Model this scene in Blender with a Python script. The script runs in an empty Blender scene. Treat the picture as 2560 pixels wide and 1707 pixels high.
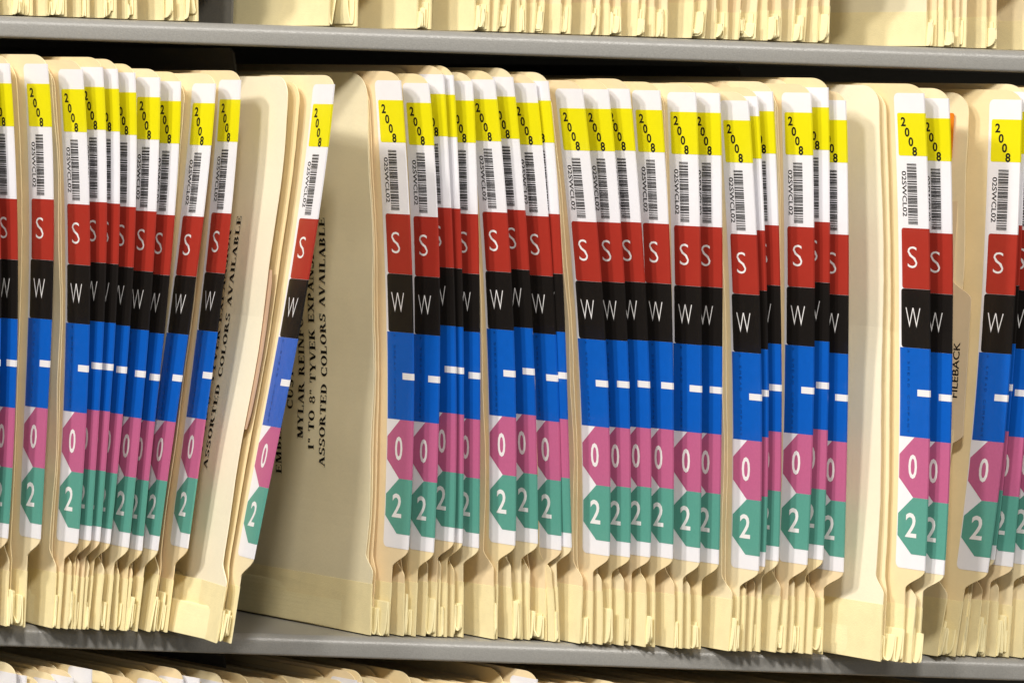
import bpy, math, random
from mathutils import Vector, Matrix

random.seed(7)
SC = bpy.context.scene
COL = SC.collection
IN = 0.0254
W_PX, H_PX = 2560.0, 1707.0

# ------------------------------------------------------------------ camera
D = 1.83                      # camera to the plane of the file tabs
ROLL = math.radians(1.95)
PITCH = math.atan((0.205 - 0.128) / D)
CAM_LOC = Vector((0.0, -D, 0.2065))
fwd = Vector((0, math.cos(PITCH), -math.sin(PITCH)))
right0 = Vector((1, 0, 0))
up0 = right0.cross(fwd)
right = right0 * math.cos(ROLL) + up0 * math.sin(ROLL)
up = -right0 * math.sin(ROLL) + up0 * math.cos(ROLL)
PXM = 5866.0                  # photo pixels per metre on the tab plane
FOC = PXM * D                 # focal length in photo pixels
cam_d = bpy.data.cameras.new('camera')
cam_d.sensor_width = 36.0
cam_d.lens = 36.0 * FOC / W_PX
cam_d.clip_start = 0.05
cam_d.clip_end = 50.0
cam_d.dof.use_dof = True
cam_d.dof.focus_distance = D + 0.002
cam_d.dof.aperture_fstop = 20.0
cam = bpy.data.objects.new('camera', cam_d)
COL.objects.link(cam)
m = Matrix((right, up, -fwd)).transposed().to_4x4()
m.translation = CAM_LOC
cam.matrix_world = m
SC.camera = cam

# ------------------------------------------------------------------ light
world = bpy.data.worlds.new('World')
SC.world = world
world.use_nodes = True
bg = world.node_tree.nodes['Background']
bg.inputs[0].default_value = (1.0, 0.95, 0.87, 1)
bg.inputs[1].default_value = 0.20


def lamp(name, loc, power, size, size_y, col, target=(0, 0.0, 0.12)):
    d = bpy.data.lights.new(name, 'AREA')
    d.shape = 'RECTANGLE'
    d.size, d.size_y = size, size_y
    d.energy = power
    d.color = col
    o = bpy.data.objects.new(name, d)
    o.location = loc
    o.rotation_euler = (Vector(target) - Vector(loc)).to_track_quat('-Z', 'Y').to_euler()
    COL.objects.link(o)


WARM = (1.0, 0.95, 0.88)
lamp('ceiling_and_fill_lamp', (-1.05, -1.80, 1.60), 27.0, 0.28, 0.28, WARM)
lamp('ceiling_and_fill_lamp', (-2.00, -1.45, 1.85), 40.0, 0.30, 0.26, WARM)
lamp('ceiling_and_fill_lamp', (0.02, -1.95, 1.60), 34.0, 0.24, 0.24, WARM)  # fill added near the camera to soften shadows, not a ceiling fitting
lamp('ceiling_and_fill_lamp', (0.80, -1.80, 1.40), 10.0, 0.26, 0.26, WARM)  # weak fill added from the right to lift the shaded label sides

SC.view_settings.view_transform = 'Standard'
SC.view_settings.look = 'None'
SC.view_settings.exposure = 0.0
SC.view_settings.gamma = 1.0
SC.view_settings.use_curve_mapping = False


# ------------------------------------------------------------------ pixel to place
def at(px, py, Y):
    """point of the plane y = Y seen at a photo pixel"""
    a = (px - W_PX / 2) / FOC
    b = -(py - H_PX / 2) / FOC
    d = fwd + right * a + up * b
    t = (Y - CAM_LOC.y) / d.y
    return CAM_LOC + d * t


# ------------------------------------------------------------------ materials
def mat(name, col, rough=0.6, spec=0.3, noise=0.0, nscale=60.0, bump=0.0, bscale=900.0,
        coat=0.0, stretch=None, metal=0.0, sub=0.0):
    M = bpy.data.materials.new(name)
    M.use_nodes = True
    nt = M.node_tree
    b = nt.nodes['Principled BSDF']
    b.inputs['Base Color'].default_value = (*col, 1)
    b.inputs['Roughness'].default_value = rough
    b.inputs['Specular IOR Level'].default_value = spec
    b.inputs['Metallic'].default_value = metal
    b.inputs['Coat Weight'].default_value = coat
    b.inputs['Coat Roughness'].default_value = 0.25
    tc = nt.nodes.new('ShaderNodeTexCoord')
    src = tc.outputs['Object']
    if stretch:
        mp = nt.nodes.new('ShaderNodeMapping')
        mp.inputs['Scale'].default_value = stretch
        nt.links.new(src, mp.inputs[0])
        src = mp.outputs[0]
    if noise > 0:
        n = nt.nodes.new('ShaderNodeTexNoise')
        n.inputs['Scale'].default_value = nscale
        n.inputs['Detail'].default_value = 6
        n.inputs['Roughness'].default_value = 0.65
        nt.links.new(src, n.inputs['Vector'])
        r = nt.nodes.new('ShaderNodeMapRange')
        r.inputs[1].default_value = 0.25
        r.inputs[2].default_value = 0.75
        r.inputs[3].default_value = 1.0 - noise
        r.inputs[4].default_value = 1.0 + noise
        nt.links.new(n.outputs[0], r.inputs[0])
        mx = nt.nodes.new('ShaderNodeMix')
        mx.data_type = 'RGBA'
        mx.blend_type = 'MULTIPLY'
        mx.inputs[0].default_value = 1.0
        mx.inputs[6].default_value = (*col, 1)
        nt.links.new(r.outputs[0], mx.inputs[7])
        nt.links.new(mx.outputs[2], b.inputs['Base Color'])
    if bump > 0:
        n2 = nt.nodes.new('ShaderNodeTexNoise')
        n2.inputs['Scale'].default_value = bscale
        n2.inputs['Detail'].default_value = 4
        nt.links.new(src, n2.inputs['Vector'])
        bp = nt.nodes.new('ShaderNodeBump')
        bp.inputs['Strength'].default_value = bump
        bp.inputs['Distance'].default_value = 0.0006
        nt.links.new(n2.outputs[0], bp.inputs['Height'])
        nt.links.new(bp.outputs[0], b.inputs['Normal'])
    return M


MANILA = [mat('manila_card', (0.87, 0.715, 0.42), 0.55, 0.25, 0.06, 45, 0.12, 700),
          mat('manila_card_pale', (0.89, 0.76, 0.49), 0.55, 0.25, 0.06, 50, 0.12, 700),
          mat('manila_card_peach', (0.87, 0.70, 0.435), 0.55, 0.25, 0.06, 40, 0.12, 700)]
CREAM = mat('cream_card', (0.92, 0.84, 0.64), 0.5, 0.25, 0.035, 35, 0.12, 700)
OLIVE = mat('buff_card', (0.84, 0.76, 0.53), 0.5, 0.25, 0.05, 35, 0.12, 700)
TAPE = mat('woven_tape', (0.90, 0.785, 0.455), 0.6, 0.25, 0.06, 120, 0.2, 1500)
GUSSET = mat('gusset_cloth', (0.92, 0.82, 0.49), 0.6, 0.25, 0.05, 120, 0.2, 1200)
WHITE = mat('label_white', (0.85, 0.84, 0.88), 0.32, 0.4, 0.02, 200)
YELLOW = mat('label_yellow', (0.80, 0.73, 0.008), 0.32, 0.4, 0.02, 200)
RED = mat('label_red', (0.38, 0.034, 0.022), 0.27, 0.4, 0.04, 200)
BLACK = mat('label_black', (0.012, 0.010, 0.009), 0.27, 0.4, 0.05, 200)
BLUE = mat('label_blue', (0.005, 0.105, 0.50), 0.27, 0.4, 0.05, 300)
PINK = mat('label_pink', (0.51, 0.125, 0.26), 0.30, 0.4, 0.06, 900)
GREEN = mat('label_green', (0.105, 0.34, 0.275), 0.30, 0.4, 0.06, 900)
BLUEPALE = mat('label_blue_sheen', (0.045, 0.125, 0.50), 0.27, 0.4, 0.08, 300)  # blue lightened to paint in a glossy sheen on the leaning folder's label
INK = mat('printed_ink', (0.014, 0.013, 0.012), 0.5, 0.2)
INKBLUE = mat('small_print_ink', (0.002, 0.03, 0.17), 0.4, 0.3)
LETTER = mat('printed_white', (0.84, 0.82, 0.82), 0.3, 0.4)
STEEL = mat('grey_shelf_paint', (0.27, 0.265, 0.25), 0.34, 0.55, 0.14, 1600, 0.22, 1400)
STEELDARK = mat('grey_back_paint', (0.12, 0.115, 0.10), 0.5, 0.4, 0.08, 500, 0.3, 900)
ORANGE = mat('orange_card', (0.72, 0.21, 0.01), 0.5, 0.3, 0.04, 90)
PAPER = mat('white_paper', (0.84, 0.82, 0.80), 0.6, 0.2, 0.03, 90)
TAN = mat('tan_card', (0.80, 0.64, 0.41), 0.55, 0.25, 0.05, 60, 0.1, 700)
BROWN = mat('brown_card', (0.58, 0.39, 0.26), 0.55, 0.25, 0.06, 60)


# ------------------------------------------------------------------ mesh helpers
class MB:
    def __init__(self):
        self.v, self.f, self.mi = [], [], []

    def add(self, verts, faces, mi=0):
        o = len(self.v)
        self.v += [tuple(p) for p in verts]
        self.f += [tuple(i + o for i in f) for f in faces]
        self.mi += [mi] * len(faces)

    def quad(self, a, b, c, d, mi=0):
        self.add([a, b, c, d], [(0, 1, 2, 3)], mi)

    def build(self, name, mats, parent=None, origin=None, smooth=False):
        me = bpy.data.meshes.new(name)
        org = Vector(origin) if origin is not None else (parent['_org'] and Vector(parent['_org']) if parent else Vector((0, 0, 0)))
        me.from_pydata([tuple(Vector(p) - org) for p in self.v], [], self.f)
        if not isinstance(mats, (list, tuple)):
            mats = [mats]
        for M in mats:
            me.materials.append(M)
        me.polygons.foreach_set('material_index', self.mi)
        if smooth:
            me.polygons.foreach_set('use_smooth', [True] * len(me.polygons))
        me.update()
        o = bpy.data.objects.new(name, me)
        COL.objects.link(o)
        if parent is not None:
            o.parent = parent
            o['_org'] = list(org)
            if parent.type != 'EMPTY' or 'category' not in parent:
                o.location = (0, 0, 0)
        else:
            o.location = org
        return o


def thing(name, label, cat, loc, group=None, kind=None):
    o = bpy.data.objects.new(name, None)
    o.empty_display_size = 0.02
    o.location = loc
    o['_org'] = list(loc)
    o['label'] = label
    o['category'] = cat
    if group:
        o['group'] = group
    if kind:
        o['kind'] = kind
    COL.objects.link(o)
    return o


def tag(o, label, cat, group=None, kind=None):
    o['label'] = label
    o['category'] = cat
    if group:
        o['group'] = group
    if kind:
        o['kind'] = kind
    return o


def polyfit(ts, xs, deg):
    n = deg + 1
    A = [[sum(t ** (i + j) for t in ts) for j in range(n)] for i in range(n)]
    b = [sum(x * t ** i for t, x in zip(ts, xs)) for i in range(n)]
    for i in range(n):
        p = max(range(i, n), key=lambda r: abs(A[r][i]))
        A[i], A[p], b[i], b[p] = A[p], A[i], b[p], b[i]
        for r in range(i + 1, n):
            k = A[r][i] / A[i][i]
            for c in range(i, n):
                A[r][c] -= k * A[i][c]
            b[r] -= k * b[i]
    out = [0] * n
    for i in reversed(range(n)):
        out[i] = (b[i] - sum(A[i][c] * out[c] for c in range(i + 1, n))) / A[i][i]
    return out


def smooth01(t):
    t = max(0.0, min(1.0, t))
    return t * t * (3 - 2 * t)


# ------------------------------------------------------------------ lettering
_fonts = {}


def font_shape(txt, offset=0.0, res=3):
    key = (txt, offset)
    if key in _fonts:
        return _fonts[key]
    c = bpy.data.curves.new('lettering', 'FONT')
    c.body = txt
    c.resolution_u = res
    c.offset = offset
    c.fill_mode = 'FRONT'
    o = bpy.data.objects.new('lettering', c)
    COL.objects.link(o)
    dg = bpy.context.evaluated_depsgraph_get()
    me = bpy.data.meshes.new_from_object(o.evaluated_get(dg))
    vs = [(v.co.x, v.co.y) for v in me.vertices]
    fs = [tuple(p.vertices) for p in me.polygons]
    x0, x1 = min(v[0] for v in vs), max(v[0] for v in vs)
    y0, y1 = min(v[1] for v in vs), max(v[1] for v in vs)
    vs = [((x - x0) / (x1 - x0) - 0.5, (y - y0) / (y1 - y0) - 0.5) for x, y in vs]
    bpy.data.objects.remove(o)
    bpy.data.curves.remove(c)
    bpy.data.meshes.remove(me)
    _fonts[key] = (vs, fs)
    return _fonts[key]


# a small bold roman face with slab serifs: strokes in a box 1 high
TK, TN = 0.21, 0.085


def _line(x0, y0, x1, y1, w):
    dx, dy = x1 - x0, y1 - y0
    if abs(dy) < 1e-6:
        return [(x0, y0 - w / 2), (x1, y0 - w / 2), (x1, y0 + w / 2), (x0, y0 + w / 2)]
    h = w / 2 * math.hypot(dx, dy) / abs(dy)
    return [(x0 - h, y0), (x0 + h, y0), (x1 + h, y1), (x1 - h, y1)]


def _arc(cx, cy, rx, ry, a0, a1, tk=TK, tn=TN, n=10):
    out = []
    for i in range(n):
        q = []
        for a in (a0 + (a1 - a0) * i / n, a0 + (a1 - a0) * (i + 1) / n):
            r = math.radians(a)
            c, s = math.cos(r), math.sin(r)
            q.append(((cx + rx * c, cy + ry * s), (cx + (rx - tk) * c, cy + (ry - tn) * s)))
        out.append([q[0][0], q[1][0], q[1][1], q[0][1]])
    return out


def _stem(x, y0=0.0, y1=1.0, w=TK, s0=True, s1=True):
    o = [_line(x, y0, x, y1, w)]
    if s0:
        o.append(_line(x - w / 2 - 0.09, y0 + 0.03, x + w / 2 + 0.09, y0 + 0.03, 0.06))
    if s1:
        o.append(_line(x - w / 2 - 0.09, y1 - 0.03, x + w / 2 + 0.09, y1 - 0.03, 0.06))
    return o


def _foot(x, y):
    return [_line(x - 0.16, y, x + 0.16, y, 0.06)]


GL = {
    'A': (0.86, [_line(0.12, 0, 0.42, 1, TN), _line(0.72, 0, 0.42, 1, TK), _line(0.22, .34, .62, .34, .07)] + _foot(.12, .03) + _foot(.72, .03)),
    'B': (0.78, _stem(.2) + _arc(.35, .74, .30, .26, -90, 90) + _arc(.35, .26, .36, .28, -90, 90)),
    'C': (0.82, _arc(.45, .5, .40, .52, 45, 315, n=16) + [_line(.74, .62, .74, 1.0, .06), _line(.74, .0, .74, .3, .05)]),
    'D': (0.88, _stem(.2) + _arc(.38, .5, .44, .5, -90, 90, n=14)),
    'E': (0.76, _stem(.2) + [_line(.2, .96, .68, .96, .08), _line(.2, .5, .52, .5, .08), _line(.2, .04, .70, .04, .08),
                             _line(.66, .74, .66, 1, .06), _line(.52, .36, .52, .64, .06), _line(.69, 0, .69, .28, .06)]),
    'F': (0.72, _stem(.2) + [_line(.2, .96, .66, .96, .08), _line(.2, .5, .52, .5, .08), _line(.64, .72, .64, 1, .06), _line(.52, .36, .52, .64, .06)]),
    'I': (0.42, _stem(.21)),
    'K': (0.90, _stem(.2) + [_line(.33, .42, .70, 1, TN), _line(.74, 0, .42, .58, TK)] + _foot(.70, .97) + _foot(.74, .03)),
    'L': (0.74, _stem(.2) + [_line(.2, .04, .66, .04, .08), _line(.66, 0, .66, .34, .06)]),
    'M': (1.08, [_line(.16, 0, .16, 1, TN), _line(.52, 0, .24, 1, TK), _line(.52, 0, .82, 1, TN), _line(.86, 0, .86, 1, TK)] + _foot(.16, .03) + _foot(.86, .03) + _foot(.16, .97) + _foot(.9, .97)),
    'N': (0.92, [_line(.16, 0, .16, 1, TN), _line(.74, 0, .22, 1, TK), _line(.76, 0, .76, 1, TN)] + _foot(.16, .03) + _foot(.14, .97) + _foot(.76, .97)),
    'O': (0.90, _arc(.45, .5, .42, .52, 0, 360, n=22)),
    'P': (0.76, _stem(.2) + _arc(.36, .72, .32, .28, -90, 90)),
    'R': (0.88, _stem(.2) + _arc(.36, .74, .30, .26, -90, 90) + [_line(.74, 0, .46, .5, TK)] + _foot(.78, .03)),
    'S': (0.68, _arc(.34, .73, .28, .29, 20, 270, .17, .09, 12) + _arc(.34, .25, .30, .28, -160, 90, .19, .09, 12) + [_line(.60, .68, .60, 1, .05), _line(.07, 0, .07, .32, .05)]),
    'T': (0.80, _stem(.4, s1=False) + [_line(.06, .96, .74, .96, .08), _line(.07, .70, .07, 1, .06), _line(.73, .70, .73, 1, .06)]),
    'U': (0.90, [_line(.2, .35, .2, 1, TK), _line(.72, .35, .72, 1, TN)] + _foot(.2, .97) + _foot(.72, .97) + _arc(.43, .36, .33, .38, 180, 360, .19, .1, 10)),
    'V': (0.86, [_line(.42, 0, .14, 1, TK), _line(.42, 0, .72, 1, TN)] + _foot(.14, .97) + _foot(.72, .97)),
    'X': (0.88, [_line(.70, 0, .16, 1, TK), _line(.14, 0, .70, 1, TN)] + _foot(.14, .03) + _foot(.72, .03) + _foot(.16, .97) + _foot(.70, .97)),
    'Y': (0.86, [_line(.42, .45, .14, 1, TK), _line(.44, .45, .72, 1, TN)] + _stem(.43, 0, .5, s1=False) + _foot(.14, .97) + _foot(.72, .97)),
    '1': (0.50, _stem(.26, s1=False) + [_line(.08, .8, .26, .95, .09)]),
    '8': (0.66, _arc(.32, .75, .25, .26, 0, 360, .13, .08, 16) + _arc(.32, .27, .30, .29, 0, 360, .15, .08, 16)),
    '"': (0.46, [_line(.12, .66, .12, 1, .10), _line(.32, .66, .32, 1, .10)]),
    ' ': (0.42, []),
}


def roman_shape(txt):
    """polygons of a line of text, 1 high, starting at x = 0; returns (polys, width)"""
    x, out = 0.0, []
    for ch in txt:
        w, polys = GL[ch]
        for p in polys:
            out.append([(x + a, b) for a, b in p])
        x += w + 0.05
    return out, x


# ------------------------------------------------------------------ card sheets
PSI_BACK = math.radians(40)
SB = 3.4 * IN
TH = 0.00042


class Line:
    """front edge of a sheet: x as a function of z on the plane y = yf, plus its direction into the shelf"""

    def __init__(self, zs, xs, yf, psi, deg=3, kick=0.0):
        self.z0, self.z1 = min(zs), max(zs)
        self.zm = 0.5 * (self.z0 + self.z1)
        self.h = (self.z1 - self.z0) / 2
        ts = [(z - self.zm) / self.h for z in zs]
        self.c = polyfit(ts, xs, deg)
        self.lin = polyfit(ts, xs, 1)
        self.yf = yf
        self.kick = kick
        self.psi = psi if isinstance(psi, tuple) else (psi, psi)      # yaw at the top and at the bottom
        self.d2 = Vector((-math.sin(PSI_BACK), math.cos(PSI_BACK), 0))
        self.shift = lambda z: 0.0

    def _x(self, z):
        t = (z - self.zm) / self.h
        if t > 1.0 or t < -1.0:
            e = 1.0 if t > 0 else -1.0
            v = sum(c * e ** i for i, c in enumerate(self.c))
            s = sum(i * c * e ** (i - 1) for i, c in enumerate(self.c) if i)
            s = max(-0.012, min(0.012, s))
            return v + s * (t - e)
        return sum(c * t ** i for i, c in enumerate(self.c))

    def p(self, s, z, off=0.0):
        t = (z - self.zm) / self.h
        xl = self.lin[0] + self.lin[1] * t
        xc = self._x(z)
        k = max(0.0, 1.0 - max(0.0, s) / (7 * IN))
        sh = self.shift(z) * (0.45 + 0.55 * k)
        q = max(-1.4, min(1.2, t)) * .5 + .5
        a = self.psi[1] + (self.psi[0] - self.psi[1]) * q
        sa, ca = math.sin(a), math.cos(a)
        s1 = min(s, SB)
        return Vector((xl + (xc - xl) * k + sh - sa * s1 - ca * off, self.yf - self.kick * max(0.0, min(1.0, (self.zm - z) / max(.02, self.zm))) + ca * s1 - sa * off, z)) + self.d2 * max(0.0, s - SB)

    def moved(self, f):
        l = Line.__new__(Line)
        l.__dict__.update(self.__dict__)
        l.shift = f
        return l




def sheet(mb, line, rows, s_back, th=TH, cols=(0, .03, .08, .13, .17, .21, .25, .29, .33, .6, 1.0), off=0.0):
    """a sheet of card: rows are (z, s_front) from the bottom up"""
    nr, nc = len(rows), len(cols)
    A, B = [], []
    for z, sf in rows:
        for t in cols:
            s = sf + (s_back - sf) * t
            A.append(line.p(s, z, off))
            B.append(line.p(s, z, off - th))
    vs = A + B
    N = nr * nc
    fs = []
    for r in range(nr - 1):
        for c in range(nc - 1):
            i = r * nc + c
            fs.append((i, i + nc, i + nc + 1, i + 1))
            fs.append((N + i, N + i + 1, N + i + nc + 1, N + i + nc))
        i = r * nc
        fs.append((i, N + i, N + i + nc, i + nc))
        i = r * nc + nc - 1
        fs.append((i, i + nc, N + i + nc, N + i))
    for c in range(nc - 1):
        fs.append((c, c + 1, N + c + 1, N + c))
        i = (nr - 1) * nc + c
        fs.append((i, N + i, N + i + 1, i + 1))
    mb.add(vs, fs)


def corner_rows(zt, rz, rs, base, n=9):
    out = []
    for i in range(n + 1):
        a = math.pi / 2 * i / n
        out.append((zt - rz + rz * math.sin(a), base + rs * (1 - math.cos(a))))
    return out


def tab_rows(zbot, zW, zt, neck=0.44 * IN, rz=.24 * IN, rs=.40 * IN, jit=0.0):
    rows = [(zbot, neck + .03 * IN), (zbot + .05 * IN, neck)]
    zl, zh = zW - 0.34 * IN, zW - .02 * IN
    k = 5
    for i in range(1, k):
        rows.append((zbot + .05 * IN + (zl - zbot - .05 * IN) * i / k, neck + random.uniform(-1, 1) * jit))
    for i in range(13):
        t = i / 12
        rows.append((zl + (zh - zl) * t, neck * (1 - smooth01(t))))
    for i in range(1, 12):
        rows.append((zh + (zt - rz - zh) * i / 12, random.uniform(0, 1) * jit * .5))
    return rows + corner_rows(zt, rz, rs, 0)


def flap_rows(zbot, zW, zt, up_s, low_s, rz=.34 * IN, rs=.42 * IN, jit=0.00012):
    rows = [(zbot, low_s + .03 * IN), (zbot + .05 * IN, low_s)]
    zl, zh = zW - 0.46 * IN, zW - .13 * IN
    for i in range(1, 6):
        rows.append((zbot + .05 * IN + (zl - zbot - .05 * IN) * i / 6, low_s + random.uniform(-1, 1) * jit))
    for i in range(11):
        t = i / 10
        rows.append((zl + (zh - zl) * t, low_s + (up_s - low_s) * smooth01(t)))
    for i in range(1, 40):
        rows.append((zh + (zt - rz - zh) * i / 40, up_s + random.uniform(-1, 1) * jit))
    return rows + corner_rows(zt, rz, rs, up_s)


def tape(mb, line, zb, zt, s0, s_back, off):
    """a bonded strip along the bottom of a sheet, turned round its front edge"""
    zs = [zb + (zt - zb) * i / 4 for i in range(5)]
    ss = [s0 - .0002, s0 + .004, s0 + .03, s_back * .5, s_back]
    for i in range(4):
        for j in range(4):
            mb.quad(line.p(ss[j], zs[i], off), line.p(ss[j], zs[i + 1], off), line.p(ss[j + 1], zs[i + 1], off), line.p(ss[j + 1], zs[i], off))
        mb.quad(line.p(ss[0], zs[i], off), line.p(ss[0], zs[i], -TH - off), line.p(ss[0], zs[i + 1], -TH - off), line.p(ss[0], zs[i + 1], off))
    for j in range(4):   # top lip of the strip
        mb.quad(line.p(ss[j], zs[4], off), line.p(ss[j], zs[4], 0), line.p(ss[j + 1], zs[4], 0), line.p(ss[j + 1], zs[4], off))
    for j in range(4):   # folded under the sheet
        mb.quad(line.p(ss[j], zb, off), line.p(ss[j + 1], zb, off), line.p(ss[j + 1], zb - .0002, -TH - off), line.p(ss[j], zb - .0002, -TH - off))


def gusset(mb, lf, lp, zb, s0, s1, n, hmax):
    """pleated cloth between the two covers of a folder"""
    pts = [(0.0, zb + .5 * IN, 0), (0.0, zb + .10 * IN, 0), (.5 / (2 * n + 1) * .5, zb + .01 * IN, 0)]
    lean = random.uniform(-.05, .38)
    for i in range(n):
        c = (i + .52 + random.uniform(-.1, .1)) / n
        w = .5 / n * random.uniform(.35, .95)
        h = hmax * random.uniform(.62, 1.06)
        fo = random.uniform(-.14, .10) * IN
        g = random.choice((.0, .02, .05, .16)) * IN
        l = lean / n * random.uniform(.6, 1.3)
        pts += [(c - w, zb + g * .5, fo), (c - w * .55 + l, zb + h * .93, fo), (c - w * .1 + l, zb + h, fo), (c + w * .35 + l, zb + h * .97, fo), (c + w * .6 + l * .4, zb + h * .4, fo), (c + w, zb + g, fo)]
    pts += [(.99, zb + random.choice((.02, .04, .1)) * IN, 0), (1.0, zb + .45 * IN, 0)]
    pts = [(min(1.0, max(0.0, a)), b, c) for a, b, c in pts]
    P = pts
    for _ in range(2):       # soften the folds
        Q = [P[0]]
        for p, q in zip(P, P[1:]):
            Q.append(tuple(p[k] * .75 + q[k] * .25 for k in range(3)))
            Q.append(tuple(p[k] * .25 + q[k] * .75 for k in range(3)))
        P = Q + [P[-1]]
    ss = [0, .0006, .012, .05, 1]
    th = .00042

    def pos(q, t, o):
        a = lf.p(s0 + q[2] + (s1 - s0) * t, q[1])
        b = lp.p(s0 + q[2] + (s1 - s0) * t, q[1])
        m_ = a + (b - a) * q[0]
        return m_ + Vector((o, 0, 0))
    nc = len(ss)
    vs = []
    for o in (-th / 2, th / 2):
        for q in P:
            for t in ss:
                vs.append(pos(q, t, o))
    N = len(P) * nc
    fs = []
    for i in range(len(P) - 1):
        for j in range(nc - 1):
            k = i * nc + j
            fs.append((k, k + nc, k + nc + 1, k + 1))
            fs.append((N + k, N + k + 1, N + k + nc + 1, N + k + nc))
        k = i * nc
        fs.append((k, N + k, N + k + nc, k + nc))
    mb.add(vs, fs)


# ------------------------------------------------------------------ the index label
LW = 0.70 * IN
BAR = []
_r = random.Random(3)
_v = 0.0
while _v < 1.0:
    b_, g_ = _r.choice((.008, .008, .016, .022)), _r.choice((.007, .007, .013, .018))
    BAR.append((_v, min(1.0, _v + b_)))
    _v += b_ + g_
O1, O2, O3 = 0.00012, 0.00020, 0.00027


def make_label(root, line, zT, zW, detail=True, blue=None):
    H = zT - zW
    Z = lambda v: zT - v * H

    def strip(mb, rows, off):
        """rows of (v, reach in fractions of the label width), wrapped round the front edge"""
        ring = []
        for v, u in rows:
            z, s = Z(v), max(u, .002) * LW
            ring.append([line.p(s, z, off), line.p(s * .5, z, off), line.p(-off, z, off), line.p(-off, z, -TH - off), line.p(s * .5, z, -TH - off), line.p(s, z, -TH - off)])
        for i in range(len(ring) - 1):
            a, b = ring[i], ring[i + 1]
            for k in range(5):
                mb.quad(b[k], b[k + 1], a[k + 1], a[k])

    def span(v0, v1, u, n, r=0.0, top=True, bot=True):
        """rows of a band; r rounds its inner corners (fraction of label width)"""
        rv = r * LW / H
        rows = []
        if r and top:
            rows += [(v0 + rv * (1 - math.cos(a)), u - r * (1 - math.sin(a))) for a in [math.pi / 2 * i / 4 for i in range(4)]]
        a0 = v0 + (rv if (r and top) else 0)
        a1 = v1 - (rv if (r and bot) else 0)
        rows += [(a0 + (a1 - a0) * i / n, u) for i in range(n + 1)]
        if r and bot:
            rows += [(v1 - rv * (1 - math.cos(a)), u - r * (1 - math.sin(a))) for a in [math.pi / 2 * i / 4 for i in range(3, -1, -1)]]
        return rows

    def mark(mb, txt, u, v, w, h, off=0.0, turn=False, mi=1, lay=O3):
        """lettering on both faces; w, h in metres; turn = reading downwards"""
        vs, fs = font_shape(txt, off)
        for side in (0, 1):
            out = []
            for x, y in vs:
                a, b = (x * w, y * h)
                if turn:
                    a, b = b, -a
                sg = -1 if side == 0 else 1
                s = u * LW + sg * a
                z = Z(v) + b
                out.append(line.p(s, z, lay if side == 0 else -TH - lay))
            ff = fs if side == 0 else [tuple(reversed(f)) for f in fs]
            mb.add(out, ff, mi)

    mb = MB()
    strip(mb, span(0, 1, 1.0, 22, .14), O1)
    base = mb.build('index_label', [WHITE, INK], root)
    if not detail:
        mb = MB()
        strip(mb, span(.042, .132, .91, 3, .05), O2)
        mb.build('year_band', [YELLOW, INK], base)
        return base
    mb = MB()
    strip(mb, span(.042, .132, .91, 3, .05), O2)
    for ch, u, v in (('2', .71, .0605), ('0', .595, .0825), ('0', .48, .1025), ('8', .365, .1225)):
        mark(mb, ch, u, v, .112 * IN, .154 * IN, .030)
    mb.build('year_band', [YELLOW, INK], base)
    mb = MB()
    v0, v1 = .1485, .277
    for a, b in BAR:
        for side in (0, 1):
            o = O2 if side == 0 else -TH - O2
            z0, z1 = Z(v0 + (v1 - v0) * a), Z(v0 + (v1 - v0) * b)
            mb.quad(line.p(.65 * LW, z0, o), line.p(.33 * LW, z0, o), line.p(.33 * LW, z1, o), line.p(.65 * LW, z1, o), 0)
    mark(mb, '02SWCL02', .755, .2125, .76 * IN, .104 * IN, .012, True, 0, O2)
    mb.build('barcode', [INK], base)
    mb = MB()
    strip(mb, span(.2845, .4125, .885, 6, .07), O2)
    mark(mb, 'S', .53, .346, .225 * IN, .36 * IN, -.012)
    mb.build('letter_block', [RED, LETTER], base)
    mb = MB()
    strip(mb, span(.413, .5372, .92, 6, .07), O2)
    mark(mb, 'W', .525, .474, .345 * IN, .335 * IN, -.018)
    mb.build('letter_block', [BLACK, LETTER], base)
    mb = MB()
    strip(mb, span(.5375, .7245, .97, 8), O2)
    for side in (0, 1):
        o = O3 if side == 0 else -TH - O3
        mb.quad(line.p(.38 * LW, Z(.624), o), line.p(-O3, Z(.624), o), line.p(-O3, Z(.638), o), line.p(.38 * LW, Z(.638), o), 1)
    mb.quad(line.p(-O3, Z(.624), O3), line.p(-O3, Z(.624), -TH - O3), line.p(-O3, Z(.638), -TH - O3), line.p(-O3, Z(.638), O3), 1)
    t = 'A SMEAD COMPANY'
    for i, ch in enumerate(t):
        if ch != ' ':
            mark(mb, ch, .68, .545 + .168 * i / (len(t) - 1), .052 * IN, .052 * IN, 0, True, 2)
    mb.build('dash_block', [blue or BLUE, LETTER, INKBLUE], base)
    for name_m, va, vb, ch, w in ((PINK, .7248, .8508, '0', .205), (GREEN, .8512, .9690, '2', .27)):
        mb = MB()
        h = vb - va
        k1, k2 = va + h * .30, va + h * .69
        rows = [(va, .47)] + [(va + (k1 - va) * i / 3, .47 + .50 * i / 3) for i in (1, 2)]
        rows += [(k1 + (k2 - k1) * i / 3, .97) for i in range(4)]
        rows += [(k2 + (vb - k2) * i / 3, .97 - .50 * i / 3) for i in (1, 2, 3)]
        strip(mb, rows, O2)
        mark(mb, ch, .505, va + h * .49, w * IN, .405 * IN, .014)
        mb.build('digit_block', [name_m, LETTER], base)
    return base


# ------------------------------------------------------------------ shelving
LIP_Y = 0.0085
SHELF_T = 0.365 * IN
PITCH_Z = 10.27 * IN
UPZ = PITCH_Z
XA, XB = -0.62, 0.62
unit = thing('shelving_unit', 'grey painted steel shelving holding the rows of manila folders', 'shelving', (0, 0.17, -PITCH_Z))


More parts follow.
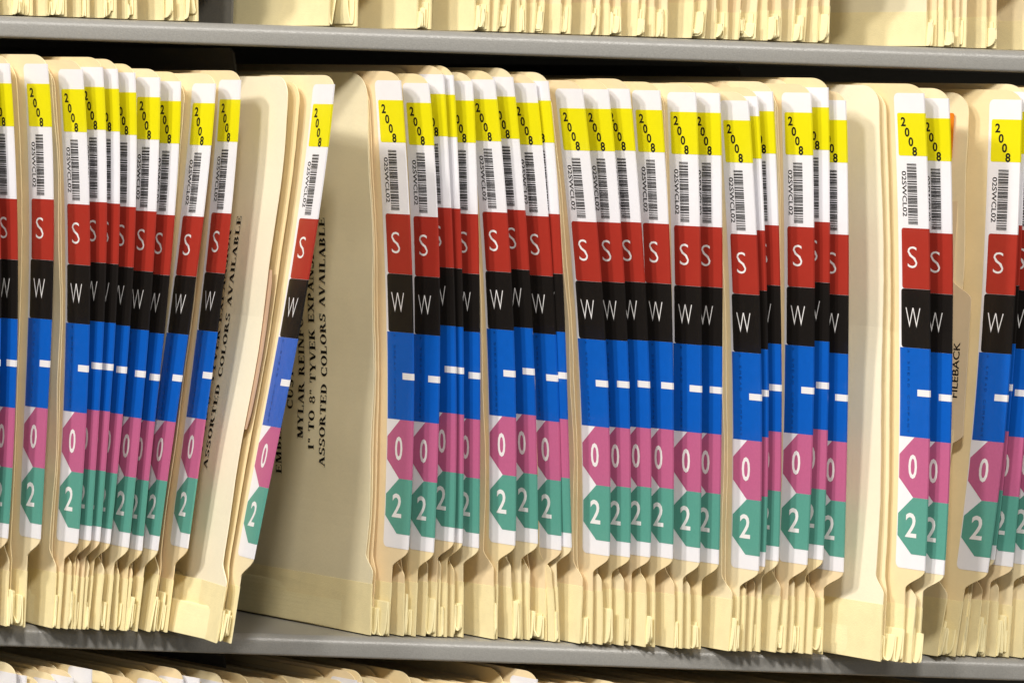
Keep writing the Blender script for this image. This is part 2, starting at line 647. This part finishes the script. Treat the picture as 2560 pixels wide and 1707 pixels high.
def shelf_board(z):
    prof = []
    r = .15 * IN
    for i in range(9):
        a = math.pi / 2 * i / 8
        prof.append((LIP_Y + r - r * math.sin(a), z - r + r * math.cos(a)))
    r2 = .05 * IN
    zb = z - SHELF_T
    for i in range(6):
        a = math.pi / 2 * i / 5
        prof.append((LIP_Y + r2 - r2 * math.cos(a), zb + r2 - r2 * math.sin(a)))
    prof += [(LIP_Y + .6 * IN, zb), (LIP_Y + .6 * IN, zb + .05 * IN), (LIP_Y + .62 * IN, z - .08 * IN), (0.34, z - .08 * IN), (0.34, z)]
    xs = [XA + (XB - XA) * i / 24 for i in range(25)]
    n = len(prof)
    vs = [(x, y, zz) for x in xs for (y, zz) in prof]
    fs = []
    for i in range(len(xs) - 1):
        for j in range(n):
            a, b = i * n + j, i * n + (j + 1) % n
            fs.append((a, b, b + n, a + n))
    fs.append(tuple(range(n - 1, -1, -1)))
    fs.append(tuple((len(xs) - 1) * n + j for j in range(n)))
    mb = MB()
    mb.add(vs, fs)
    o = mb.build('shelf', STEEL, unit)
    for p in o.data.polygons:
        p.use_smooth = len(p.vertices) == 4
    return o


def box(mb, x0, x1, y0, y1, z0, z1):
    v = [(x, y, z) for x in (x0, x1) for y in (y0, y1) for z in (z0, z1)]
    mb.add(v, [(0, 1, 3, 2), (4, 6, 7, 5), (0, 4, 5, 1), (2, 3, 7, 6), (0, 2, 6, 4), (1, 5, 7, 3)])


def set_smooth_angle(o, deg=35):
    try:
        o.data.set_sharp_from_angle(angle=math.radians(deg))
    except Exception:
        pass


for z in (UPZ, 0.0, -PITCH_Z, 2 * PITCH_Z):
    set_smooth_angle(shelf_board(z))
mb = MB()
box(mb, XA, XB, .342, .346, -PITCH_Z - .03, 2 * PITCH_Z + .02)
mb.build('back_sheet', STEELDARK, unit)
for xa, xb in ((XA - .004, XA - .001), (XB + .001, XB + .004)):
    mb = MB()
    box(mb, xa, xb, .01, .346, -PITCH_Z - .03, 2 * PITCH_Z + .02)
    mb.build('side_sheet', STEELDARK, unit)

PSI = math.radians(40)

# slotted steel dividers standing between the folders
for px, py, Y, zb, lab in ((578, 40, .030, UPZ, 'grey steel divider plate standing in the gap between folders on the upper shelf'),
                           (593, 160, .050, 0.0, 'dark steel divider plate behind the leaning folder, left half of middle shelf'),
                           (1862, 190, .070, 0.0, 'dark steel divider plate rising behind the folders, right half of middle shelf'),
                           (566, 1660, .05, -PITCH_Z, 'dark steel divider plate rising behind folders on the lowest shelf')):
    p = at(px, py, Y)
    top = zb + PITCH_Z - SHELF_T - .006 * IN
    ln = Line([zb, top], [p.x, p.x], Y, PSI, 1)
    mb = MB()
    rows = [(zb, 0)] + [(zb + (top - .03 - zb) * i / 3, 0) for i in (1, 2, 3)] + corner_rows(top, .03, .006, 0, 4)
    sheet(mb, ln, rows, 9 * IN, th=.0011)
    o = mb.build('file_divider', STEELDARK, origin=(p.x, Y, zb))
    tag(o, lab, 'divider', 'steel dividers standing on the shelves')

# ------------------------------------------------------------------ middle shelf folders
S = 1.823
FR = [0, .2845, .413, .5375, .7245, .851, .9695, 1.0]
# (x offset of the reading, eight x readings down the front edge of the label, y of its top, y of its bottom)
B0 = 847 * S
FD = [
    (0, [-118, -85, -80, -82, -90, -106, -120, -126], 282, B0 + 896),
    (0, [-45, -8, -2, -2, -8, -24, -36, -42], 285, B0 + 902),
    (0, [40, 70, 75, 75, 68, 50, 40, 37], 290, B0 + 905),
    (0, [212, 239, 240, 228, 214, 200, 192, 181], 292, B0 + 908),
    (0, [372, 401, 406, 404, 390, 376, 362, 353], 317, B0 + 928),
    (0, [464, 480, 478, 472, 447, 432, 418, 412], 307, B0 + 915),
    (0, [532, 540, 535, 521, 497, 478, 460, 454], 315, B0 + 918),
    (0, [612, 611, 606, 586, 556, 530, 508, 500], 332, B0 + 928),
    (0, [726, 707, 693, 672, 641, 615, 592, 585], 354, B0 + 946),
    (0, [821, 790, 768, 744, 702, 672, 653, 646], 372, B0 + 960),
    (0, [980, 923, 888, 854, 797, 757, 727, 718], 382, B0 + 960),
    (0, [1095, 1046, 1020, 988, 935, 893, 865, 855], 365, B0 + 950),
    (640, [355, 278, 235, 188, 110, 57, 6, -4], 385, B0 + 990),
    (640, [657, 693, 707, 715, 713, 705, 695, 692], 368, B0 + 958),
    (640, [784, 822, 832, 835, 826, 820, 810, 806], 380, B0 + 970),
    (640, [852, 884, 895, 905, 907, 906, 900, 899], 340, B0 + 923),
    (640, [896, 925, 933, 940, 942, 939, 938, 937], 343, B0 + 928),
    (640, [983, 1006, 1012, 1016, 1015, 1014, 1012, 1012], 370, B0 + 950),
    (640, [1084, 1138, 1156, 1172, 1178, 1180, 1178, 1177], 364, B0 + 938),
    (1280, [1, 53, 74, 90, 103, 107, 112, 115], 352, B0 + 930),
    (1280, [105, 159, 180, 198, 210, 214, 219, 221], 380, B0 + 960),
    (1280, [162, 210, 226, 238, 249, 256, 265, 268], 370, B0 + 948),
    (1280, [318, 378, 403, 424, 438, 438, 440, 440], 406, B0 + 985),
    (1280, [436, 487, 508, 525, 530, 533, 533, 533], 408, B0 + 990),
    (1280, [532, 583, 600, 616, 627, 627, 625, 625], 406, B0 + 990),
    (1280, [671, 709, 720, 727, 731, 730, 728, 727], 413, B0 + 997),
    (1280, [835, 851, 857, 860, 858, 854, 850, 850], 422, B0 + 1014),
    (1280, [944, 952, 954, 954, 948, 942, 938, 936], 425, B0 + 1022),
    (1280, [1074, 1109, 1122, 1130, 1132, 1128, 1120, 1120], 460, B0 + 1052),
    (1280, [1117, 1147, 1156, 1160, 1162, 1158, 1149, 1146], 440, B0 + 1033),
    (1900, [54, 80, 88, 91, 91, 88, 80, 78], 418, B0 + 1008),
    (1900, [230, 242, 243, 243, 235, 224, 212, 209], 424, B0 + 1025),
    (1900, [308, 313, 313, 310, 301, 294, 284, 280], 400, B0 + 1003),
    (1900, [388, 398, 398, 398, 389, 383, 376, 374], 458, B0 + 1058),
    (1900, [745, 765, 770, 773, 762, 750, 738, 736], 426, B0 + 1042),
    (1900, [858, 872, 873, 872, 857, 841, 827, 819], 450, B0 + 1060),
    (1900, [1192, 1172, 1160, 1140, 1105, 1077, 1044, 1028], 456, B0 + 1060),
    (1900, [1206, 1190, 1178, 1160, 1126, 1100, 1070, 1062], 420, B0 + 1003),
    (1900, [1285, 1268, 1256, 1240, 1197, 1172, 1150, 1147], 440, B0 + 1035),
    (1900, [1380, 1363, 1350, 1334, 1297, 1272, 1254, 1250], 436, B0 + 1030),
    (1900, [1480, 1463, 1450, 1434, 1400, 1380, 1366, 1362], 440, B0 + 1036),
    (1900, [1560, 1548, 1540, 1530, 1505, 1490, 1478, 1474], 436, B0 + 1034),
]
# forward / back placement (m) of some folders: out over the shelf lip is negative
YF = {0: -.008, 1: -.008, 2: -.008, 3: -.006, 4: -.007, 5: -.007, 6: -.007, 7: -.007, 8: -.007, 9: -.007, 10: -.008, 11: -.008, 12: -.029,
      13: .006, 14: .008, 15: .010, 16: .010, 17: .010, 18: .008, 19: .009, 20: .008, 21: .006, 22: .003, 23: .003, 24: .002, 25: .000, 26: -.002, 27: -.002,
      28: -.005, 29: -.004, 30: -.004, 31: -.005, 32: -.005, 33: -.006, 34: -.012, 35: -.012, 36: .002, 37: .006, 38: .006, 39: .006, 40: .006, 41: .006}
KICK = {12: .018, 34: .019, 35: .020, 36: .004, 37: .004, 38: .004, 39: .004, 40: .004, 41: .004}
KICK.update({k: .003 for k in range(13, 22)})
PS = {12: (32, 25), 11: (34.5, 28.5), 10: (37, 31), 9: (39, 33), 8: (40, 34.5), 7: (40, 35), 6: (40.5, 36), 5: (41, 36), 4: (41, 36), 3: (41, 36),
      2: (41, 36), 36: (44, 42), 37: (44, 42), 38: (44, 42), 39: (44, 42), 40: (44, 42), 41: (44, 42)}
# cover gap in photo pixels (top, bottom) where the photo shows it
GAP = {4: (18, 16), 12: (64, 38), 13: (26, 46), 18: (12, 14), 22: (20, 26), 26: (8, 18), 28: (22, 26), 31: (16, 20), 34: (40, 52), 36: (58, 50)}
ORD = ['first', 'second', 'third', 'fourth', 'fifth', 'sixth', 'seventh', 'eighth', 'ninth', 'tenth', 'eleventh', 'twelfth', 'thirteenth',
       'fourteenth', 'fifteenth', 'sixteenth', 'seventeenth', 'eighteenth', 'nineteenth', 'twentieth', 'twenty-first', 'twenty-second',
       'twenty-third', 'twenty-fourth', 'twenty-fifth', 'twenty-sixth', 'twenty-seventh', 'twenty-eighth', 'twenty-ninth', 'thirtieth',
       'thirty-first', 'thirty-second', 'thirty-third', 'thirty-fourth', 'thirty-fifth', 'thirty-sixth', 'thirty-seventh', 'thirty-eighth',
       'thirty-ninth', 'fortieth'] + ['forty-' + w for w in ('first', 'second', 'third', 'fourth', 'fifth', 'sixth', 'seventh', 'eighth', 'ninth')] + ['fiftieth', 'fifty-first', 'fifty-second', 'fifty-third', 'fifty-fourth', 'fifty-fifth']


def flap_text(o_parent, lf, up_s, zmid, more=0.0):
    mb = MB()
    cap = .175 * IN
    for k, (txt, full) in enumerate((('ASSORTED COLORS AVAILABLE', 4.17), ('1" TO 8" TYVEK EXPANSION', 3.66), ('MYLAR REINFORCED', 3.32), ('CUSTOM', 2.38), ('EMBEDDED', 4.60))):
        polys, w = roman_shape(txt)
        L = 4.30 * IN
        w0 = roman_shape('ASSORTED COLORS AVAILABLE')[1]
        kx = L / w0
        zstart = zmid - full * 1.03 * IN / 2
        s_base = up_s + 1.02 * IN + more + .335 * IN * k
        for p in polys:
            out = []
            for a, b in p:
                out.append(lf.p(s_base + cap * b, zstart + a * kx, .00022))
            mb.add(out, [tuple(range(len(out)))])
    mb.build('printed_notice', INK, o_parent)


prev = None
LINES = []
for i, (ox, xs, yT, yW) in enumerate(FD):
    yf = YF.get(i, .002) + random.uniform(-.0004, .0004)
    psi = tuple(math.radians(q) for q in PS.get(i, (40.5, 38)))
    ys = [yT + (yW - yT) * f for f in FR]
    P = [at(x / S + ox, y / S, yf) for x, y in zip(xs, ys)]
    line = Line([p.z for p in P], [p.x for p in P], yf, psi, 3, KICK.get(i, .005))
    LINES.append((line, P[0].z, P[-1].z))

n_vis = 0
for i, (ox, xs, yT, yW) in enumerate(FD):
    line, zT, zW = LINES[i]
    yf = line.yf
    zt = min(zT + random.uniform(.14, .17) * IN, 9.70 * IN)
    zb = .0006
    if i > 0:
        pl = LINES[i - 1][0]
        spT = (line._x(zT) - pl._x(zT)) * PXM
        spW = (line._x(zW) - pl._x(zW)) * PXM
    else:
        spT = spW = 40
    gT, gB = GAP.get(i, (max(5, min(.40 * spT, 46)), max(7, min(random.uniform(.50, .64) * spW, 56))))
    base = line.p(.45 * IN, 0)
    visible = 2 <= i <= 39
    if visible:
        k = n_vis
        n_vis += 1
        lean = line._x(zT) - line._x(zW)
        if i == 12:
            lab = 'manila folder leaning hard right with wide cream cover, beside the big open gap'
        elif i == 13:
            lab = 'manila folder with broad shaded printed cover, just right of the open gap'
        elif i == 34:
            lab = 'manila folder with wide plain cream cover pulled out over the shelf edge, right part'
        elif i == 36:
            lab = 'manila folder right of the tan FILEBACK guide, label fully visible, leaning right'
        else:
            vis = 'label almost hidden by its neighbour' if (i + 0) and spT < 48 and False else None
            nxt = (line._x(zT) - LINES[i - 1][0]._x(zT)) * PXM
            vis = 'fully shown label' if nxt > 62 else ('half hidden label' if nxt > 34 else 'sliver of label showing')
            ln_ = 'leaning right' if lean > .005 else ('leaning left' if lean < -.0045 else 'upright')
            lab = 'manila folder %s, %s, %s colour-labelled folder from left on middle shelf' % (ln_, vis, ORD[k])
    elif i < 2:
        lab = 'manila folder at the left end of middle shelf, %s of two beyond the frame' % ('outer' if i == 0 else 'inner')
    else:
        lab = 'manila folder at the right end of middle shelf, %s of two beyond the frame' % ('outer' if i == 41 else 'inner')
    root = thing('file_folder', lab, 'folder', (base.x, base.y, 0.0), 'colour labelled folders on the middle shelf')
    card = MANILA[(i * 7 + i // 3) % 3]
    S_B = random.uniform(10.6, 11.2) * IN if i != 12 else 11.6 * IN
    # back cover with its tab
    mb = MB()
    nk = random.uniform(.40, .48) * IN
    sheet(mb, line, tab_rows(zb, zW, zt, neck=nk, jit=.00006), S_B)
    back = mb.build('back_cover', card, root)
    mb = MB()
    tape(mb, line, zb, random.uniform(.88, 1.0) * IN, nk, S_B, .00013)
    mb.build('binding_tape', TAPE, back)
    # front cover, cut back along the label
    fT, fB = -gT / PXM, -gB / PXM
    ph, wl = random.uniform(0, 6.3), random.uniform(55, 120)
    lf = line.moved(lambda z, a=fT, b=fB, z1=zT, z0=zW, ph=ph, wl=wl: .0004 * math.sin(wl * z + ph) + a + (b - a) * max(-.3, min(1.1, (z1 - z) / (z1 - z0))))
    up_s = (.70 if i != 12 else .72) * IN
    mb = MB()
    zf = zt - random.uniform(.02, .07) * IN
    lk = random.uniform(.38, .48) * IN
    sheet(mb, lf, flap_rows(zb, zW, zf, up_s, lk), S_B)
    front = mb.build('front_cover', {12: CREAM, 34: CREAM, 13: OLIVE}.get(i, MANILA[(i * 5 + i // 4 + 1) % 3]), root)
    mb = MB()
    tape(mb, lf, zb, random.uniform(.88, 1.0) * IN, lk, S_B, .00013)
    mb.build('binding_tape', TAPE, front)
    if i in (12, 13):
        flap_text(front, lf, up_s, 4.90 * IN if i == 13 else 4.90 * IN, .33 * IN if i == 13 else .30 * IN)
    # pleated gusset
    mb = MB()
    gusset(mb, lf.moved(lambda z, f=lf.shift: f(z) + .0006), line.moved(lambda z: -.0009), zb, .47 * IN, 8 * IN, max(1, min(4, round(gB / 15))), random.uniform(.52, .74) * IN)
    mb.build('gusset', GUSSET, root)
    # loose inner leaves bound in the folder
    if i in (12, 34):
        fr = (.48,)
    elif i == 13:
        fr = (.80, .45)
    elif gT > 15 and i != 36:
        fr = (.5,)
    else:
        fr = ()
    for q, f in enumerate(fr):
        li = line.moved(lambda z, g=lf.shift, f=f: g(z) * f)
        mb = MB()
        sheet(mb, li, flap_rows(.12 * IN, zW, zt - (.12 + .1 * q) * IN, up_s + (.03 + .05 * q) * IN, up_s - .04 * IN), 9.5 * IN)
        mb.build('inner_leaf', MANILA[(i + q) % 3], root)
    if i == 12:
        li = line.moved(lambda z, g=lf.shift: g(z) * .86)
        z0, z1 = at(600, 1065, 0).z, at(660, 672, 0).z
        rows = [(z0 + (z1 - z0) * a / 12, up_s - .09 * IN + .08 * IN * (abs(a / 6 - 1) ** 7)) for a in range(13)]
        mb = MB()
        sheet(mb, li, rows, 3 * IN)
        mb.build('fastener_strip', BROWN, root)
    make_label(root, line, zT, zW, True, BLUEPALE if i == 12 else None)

# ------------------------------------------------------------------ guide and loose sheets between two folders at the right
pa, pb = at(2432, 740, .010), at(2402, 1090, .010)
slope = (pa.x - pb.x) / (pa.z - pb.z)
lg = Line([0, 9 * IN], [pb.x - slope * (pb.z - 0) * .7, pa.x + .2 * slope * (9 * IN - pa.z)], .010, math.radians(41.5), 1)
lg = Line([0, pb.z, pa.z, 9 * IN], [pb.x - .3 * slope * pb.z, pb.x, pa.x, pa.x + .1 * slope * (9 * IN - pa.z)], .010, math.radians(42), 2)
zs0, zs1 = pb.z - .10 * IN, pa.z + .10 * IN
sgap = .42 * IN
sgap = .42 * IN
rows = [(.004, 1.3 * IN)]
for a in range(1, 5):
    rows.append((.004 + (zs0 - .18 * IN - .004) * a / 5, sgap + max(0, 3 - a) * .3 * IN))
for a in range(9):
    rows.append((zs0 - .18 * IN + .3 * IN * a / 8, sgap * (1 - smooth01(a / 8))))
for a in range(1, 8):
    rows.append((zs0 + .12 * IN + (zs1 - .15 * IN - zs0 - .12 * IN) * a / 8, 0))
for a in range(9):
    rows.append((zs1 - .15 * IN + .3 * IN * a / 8, sgap * smooth01(a / 8)))
for a in range(1, 5):
    rows.append((zs1 + .15 * IN + (8.7 * IN - zs1 - .15 * IN) * a / 5, sgap))
rows += corner_rows(8.9 * IN, .15 * IN, .2 * IN, sgap, 5)
mb = MB()
sheet(mb, lg, rows, 9 * IN)
guide = mb.build('file_guide', TAN, origin=tuple(lg.p(.4 * IN, 0)))
tag(guide, 'tan index guide printed FILEBACK, wedged between two colour-labelled folders', 'guide')
mb = MB()
vs, fs = font_shape('FILEBACK', .012)
za, zb_ = at(2385, 995, .01).z, at(2395, 856, .01).z
out = []
for x, y in vs:
    out.append(lg.p(.245 * IN + y * .15 * IN, (za + zb_) / 2 + x * (zb_ - za), .00012))
mb.add(out, fs)
mb.build('printed_word', INK, guide, origin=tuple(lg.p(.4 * IN, 0)))


def loose(name, M, px, y0, y1, Y, back, lab, cat, rz=.05, psi=42.0):
    a, b = at(px[0], y0, Y), at(px[1], y1, Y)
    sl = (a.x - b.x) / (a.z - b.z)
    ln = Line([.004, a.z], [b.x - sl * (b.z - .004) * .6, a.x], Y, math.radians(psi), 1)
    zl_ = b.z
    rows = [(.004 + (zl_ - .03 - .004) * i / 6, .9 * IN) for i in range(6)] + [(zl_ - .012 * (1 - t), .9 * IN * (1 - smooth01(t))) for t in (0, .2, .4, .6, .8, 1)] + [(zl_ + (a.z - rz * IN - zl_) * .5, 0)] + corner_rows(a.z, rz * IN, rz * IN, 0, 3)[1:]
    mb = MB()
    sheet(mb, ln, rows, back, th=.0002)
    o = mb.build(name, M, origin=tuple(ln.p(0, 0.0)))
    tag(o, lab, cat)


loose('orange_card', ORANGE, (2386, 2378), 283, 395, .019, 7 * IN, 'orange card edge peeking out beside the yellow year band, right of middle shelf', 'card')
loose('paper_sheet', PAPER, (2395, 2384), 291, 480, .0205, 7 * IN, 'white paper sheet edge just right of the orange card', 'paper')


# ------------------------------------------------------------------ folders on the shelf above (only their bottoms show)
UP = [(-130, -95), (-60, -20), (28, 79), (113, 164), (200, 221), (257, 289), (317, 340), (408, 430), (459, 493), (820, 891), (1041, 1075), (1184, 1220),
      (1241, 1270), (1296, 1312), (1334, 1354), (1399, 1424), (1475, 1494), (1522, 1550), (1590, 1606), (1634, 1666), (1727, 1759), (1788, 1817),
      (1844, 1885), (1917, 1950), (1980, 2009), (2042, 2069), (2314, 2338), (2358, 2378), (2396, 2413), (2464, 2488), (2600, 2630), (2690, 2730)]
kk = 0
for i, (fx, bx) in enumerate(UP):
    Y = .0115 + random.uniform(-.001, .003)
    ylip = 46 + .0323 * bx
    yb = Y - .44 * IN * math.cos(PSI)
    # readings are of the body edge, set .44 in behind the tab line
    pbody = at(bx, ylip, Y)
    pflap = at(fx, ylip, Y)
    off = .44 * IN * math.sin(PSI)
    lean = random.uniform(-.01, .012) if i > 8 else -.012
    z0 = UPZ + .0006
    ln = Line([z0, z0 + 9.5 * IN], [pbody.x + off, pbody.x + off + lean], yb, PSI, 1)
    g = pbody.x - pflap.x
    lf = ln.moved(lambda z, g=g: -g)
    if i < 2 or i > 30:
        lab = 'manila folder standing at the far %s end of the upper shelf, %s one' % ('left' if i < 2 else 'right', 'inner' if i in (1, 30) else 'outer')
    elif i == 9:
        lab = 'manila folder with wide tan cover and open pleats, right of the divider, upper shelf'
    elif i == 26:
        lab = 'manila folder with the broadest shaded cover on the upper shelf, at right'
    elif i == 8:
        lab = 'manila folder left of the grey divider gap, pleat hanging open, upper shelf'
    else:
        lab = '%s manila folder, %s folder from the left along the upper shelf' % ('thin' if bx - fx < 26 else 'thick pleated', ORD[i - 2])
    root = thing('file_folder', lab, 'folder', tuple(Vector((pbody.x, Y, UPZ))), 'folders on the upper shelf')
    zWu = z0 + 1.45 * IN
    mb = MB()
    zt = z0 + 9.45 * IN
    sheet(mb, ln, tab_rows(z0, zWu, zt), 10.8 * IN)
    back = mb.build('back_cover', MANILA[i % 3], root)
    mb = MB()
    th_ = random.uniform(.45, .62) * IN
    tape(mb, ln, z0, z0 + th_, .44 * IN, 10.8 * IN, .00013)
    mb.build('binding_tape', TAPE, back)
    mb = MB()
    sheet(mb, lf, flap_rows(z0, zWu, zt - .05 * IN, .70 * IN, .46 * IN), 10.8 * IN)
    front = mb.build('front_cover', OLIVE if i in (9, 26) else MANILA[(i + 1) % 3], root)
    mb = MB()
    tape(mb, lf, z0, z0 + th_ + random.uniform(-.03, .05) * IN, .46 * IN, 10.8 * IN, .00013)
    mb.build('binding_tape', TAPE, front)
    mb = MB()
    npl = 1 if i in (8, 9) else max(1, min(4, round((bx - fx) / 12)))
    gusset(mb, lf.moved(lambda z, g=g: -g + .0006), ln.moved(lambda z: -.0009), z0, .47 * IN, 8 * IN, npl, (.72 if i in (8, 9) else random.uniform(.36, .5)) * IN)
    mb.build('gusset', GUSSET, root)
    if i not in (8, 9):
        make_label(root, ln, zt - .11 * IN, zWu, detail=False)

# ------------------------------------------------------------------ folders on the shelf below (only their tops show)
# (x of the front edge at its top, y of the card top, y of the label top or None)
LO = [(-40, 1650, 1676), (38, 1651, 1678), (65, 1676, 1684), (138, 1676, 1696), (182, 1670, 1688), (228, 1664, 1668), (281, 1674, None), (402, 1676, 1698), (457, 1665, 1692),
      (498, 1686, 1690), (557, 1676, 1700), (621, 1679, None), (668, 1692, None), (770, 1690, None), (890, 1672, 1694), (905, 1669, 1700), (1026, 1672, None), (1110, 1702, None), (1210, 1705, None),
      (1342, 1671, 1692), (1400, 1706, None), (1480, 1703, None), (1552, 1698, None), (1650, 1712, None), (1740, 1716, None), (1830, 1712, None),
      (1930, 1720, None), (2040, 1726, None), (2140, 1724, None), (2250, 1730, None), (2350, 1734, None), (2460, 1738, None), (2580, 1740, None)]
LO += [(x, y, None) for x, y in ((98, 1686), (340, 1688), (430, 1690), (590, 1694), (716, 1698), (742, 1700), (806, 1697), (836, 1699), (864, 1694), (950, 1690), (986, 1692), (1066, 1690),
                                 (1146, 1700), (1178, 1703), (1248, 1702), (1300, 1700), (1440, 1706), (1516, 1706), (1600, 1708), (1700, 1712))]
LO.sort()
zl = -PITCH_Z
for i, (px, yt, yl) in enumerate(LO):
    Y = .004 + random.uniform(-.003, .004)
    yt += 9
    yl = yl and yl + 5
    q = at(px, yt, Y)
    zt = min(q.z, zl + PITCH_Z - SHELF_T - .002)
    ln = Line([zl, zt], [q.x + random.uniform(-.006, .008), q.x], Y, PSI + math.radians(random.uniform(-.8, .8)), 1)
    z0 = zl + .0006
    if i < 44:
        if yl:
            lab = 'manila folder top with white label end, %s from the left on the lowest shelf' % ORD[i]
        else:
            lab = 'manila folder top without visible label, %s from the left on the lowest shelf' % ORD[i]
    else:
        lab = 'manila folder on the lowest shelf below the frame, %s from the left' % ORD[i]
    root = thing('file_folder', lab, 'folder', (ln.p(.45 * IN, zl).x, ln.p(.45 * IN, zl).y, zl), 'folders on the lowest shelf')
    zWl = zt - 8.1 * IN
    mb = MB()
    sheet(mb, ln, tab_rows(z0, zWl, zt, rz=.2 * IN, rs=random.uniform(.26, .4) * IN), 10.8 * IN)
    mb.build('back_cover', MANILA[i % 3], root)
    sp = (px - LO[i - 1][0]) if i else 60
    g = max(4, min(40, .4 * sp)) / PXM
    lf = ln.moved(lambda z, g=g: -g)
    mb = MB()
    sheet(mb, lf, flap_rows(z0, zWl, zt - random.uniform(.0, .06) * IN, .70 * IN, .46 * IN), 10.8 * IN)
    mb.build('front_cover', MANILA[(i + 1) % 3], root)
    if yl:
        zlab = at(px, yl, Y).z
        make_label(root, ln, zlab, zlab - 7.85 * IN, detail=False)

for o in bpy.data.objects:
    if '_org' in o:
        del o['_org']
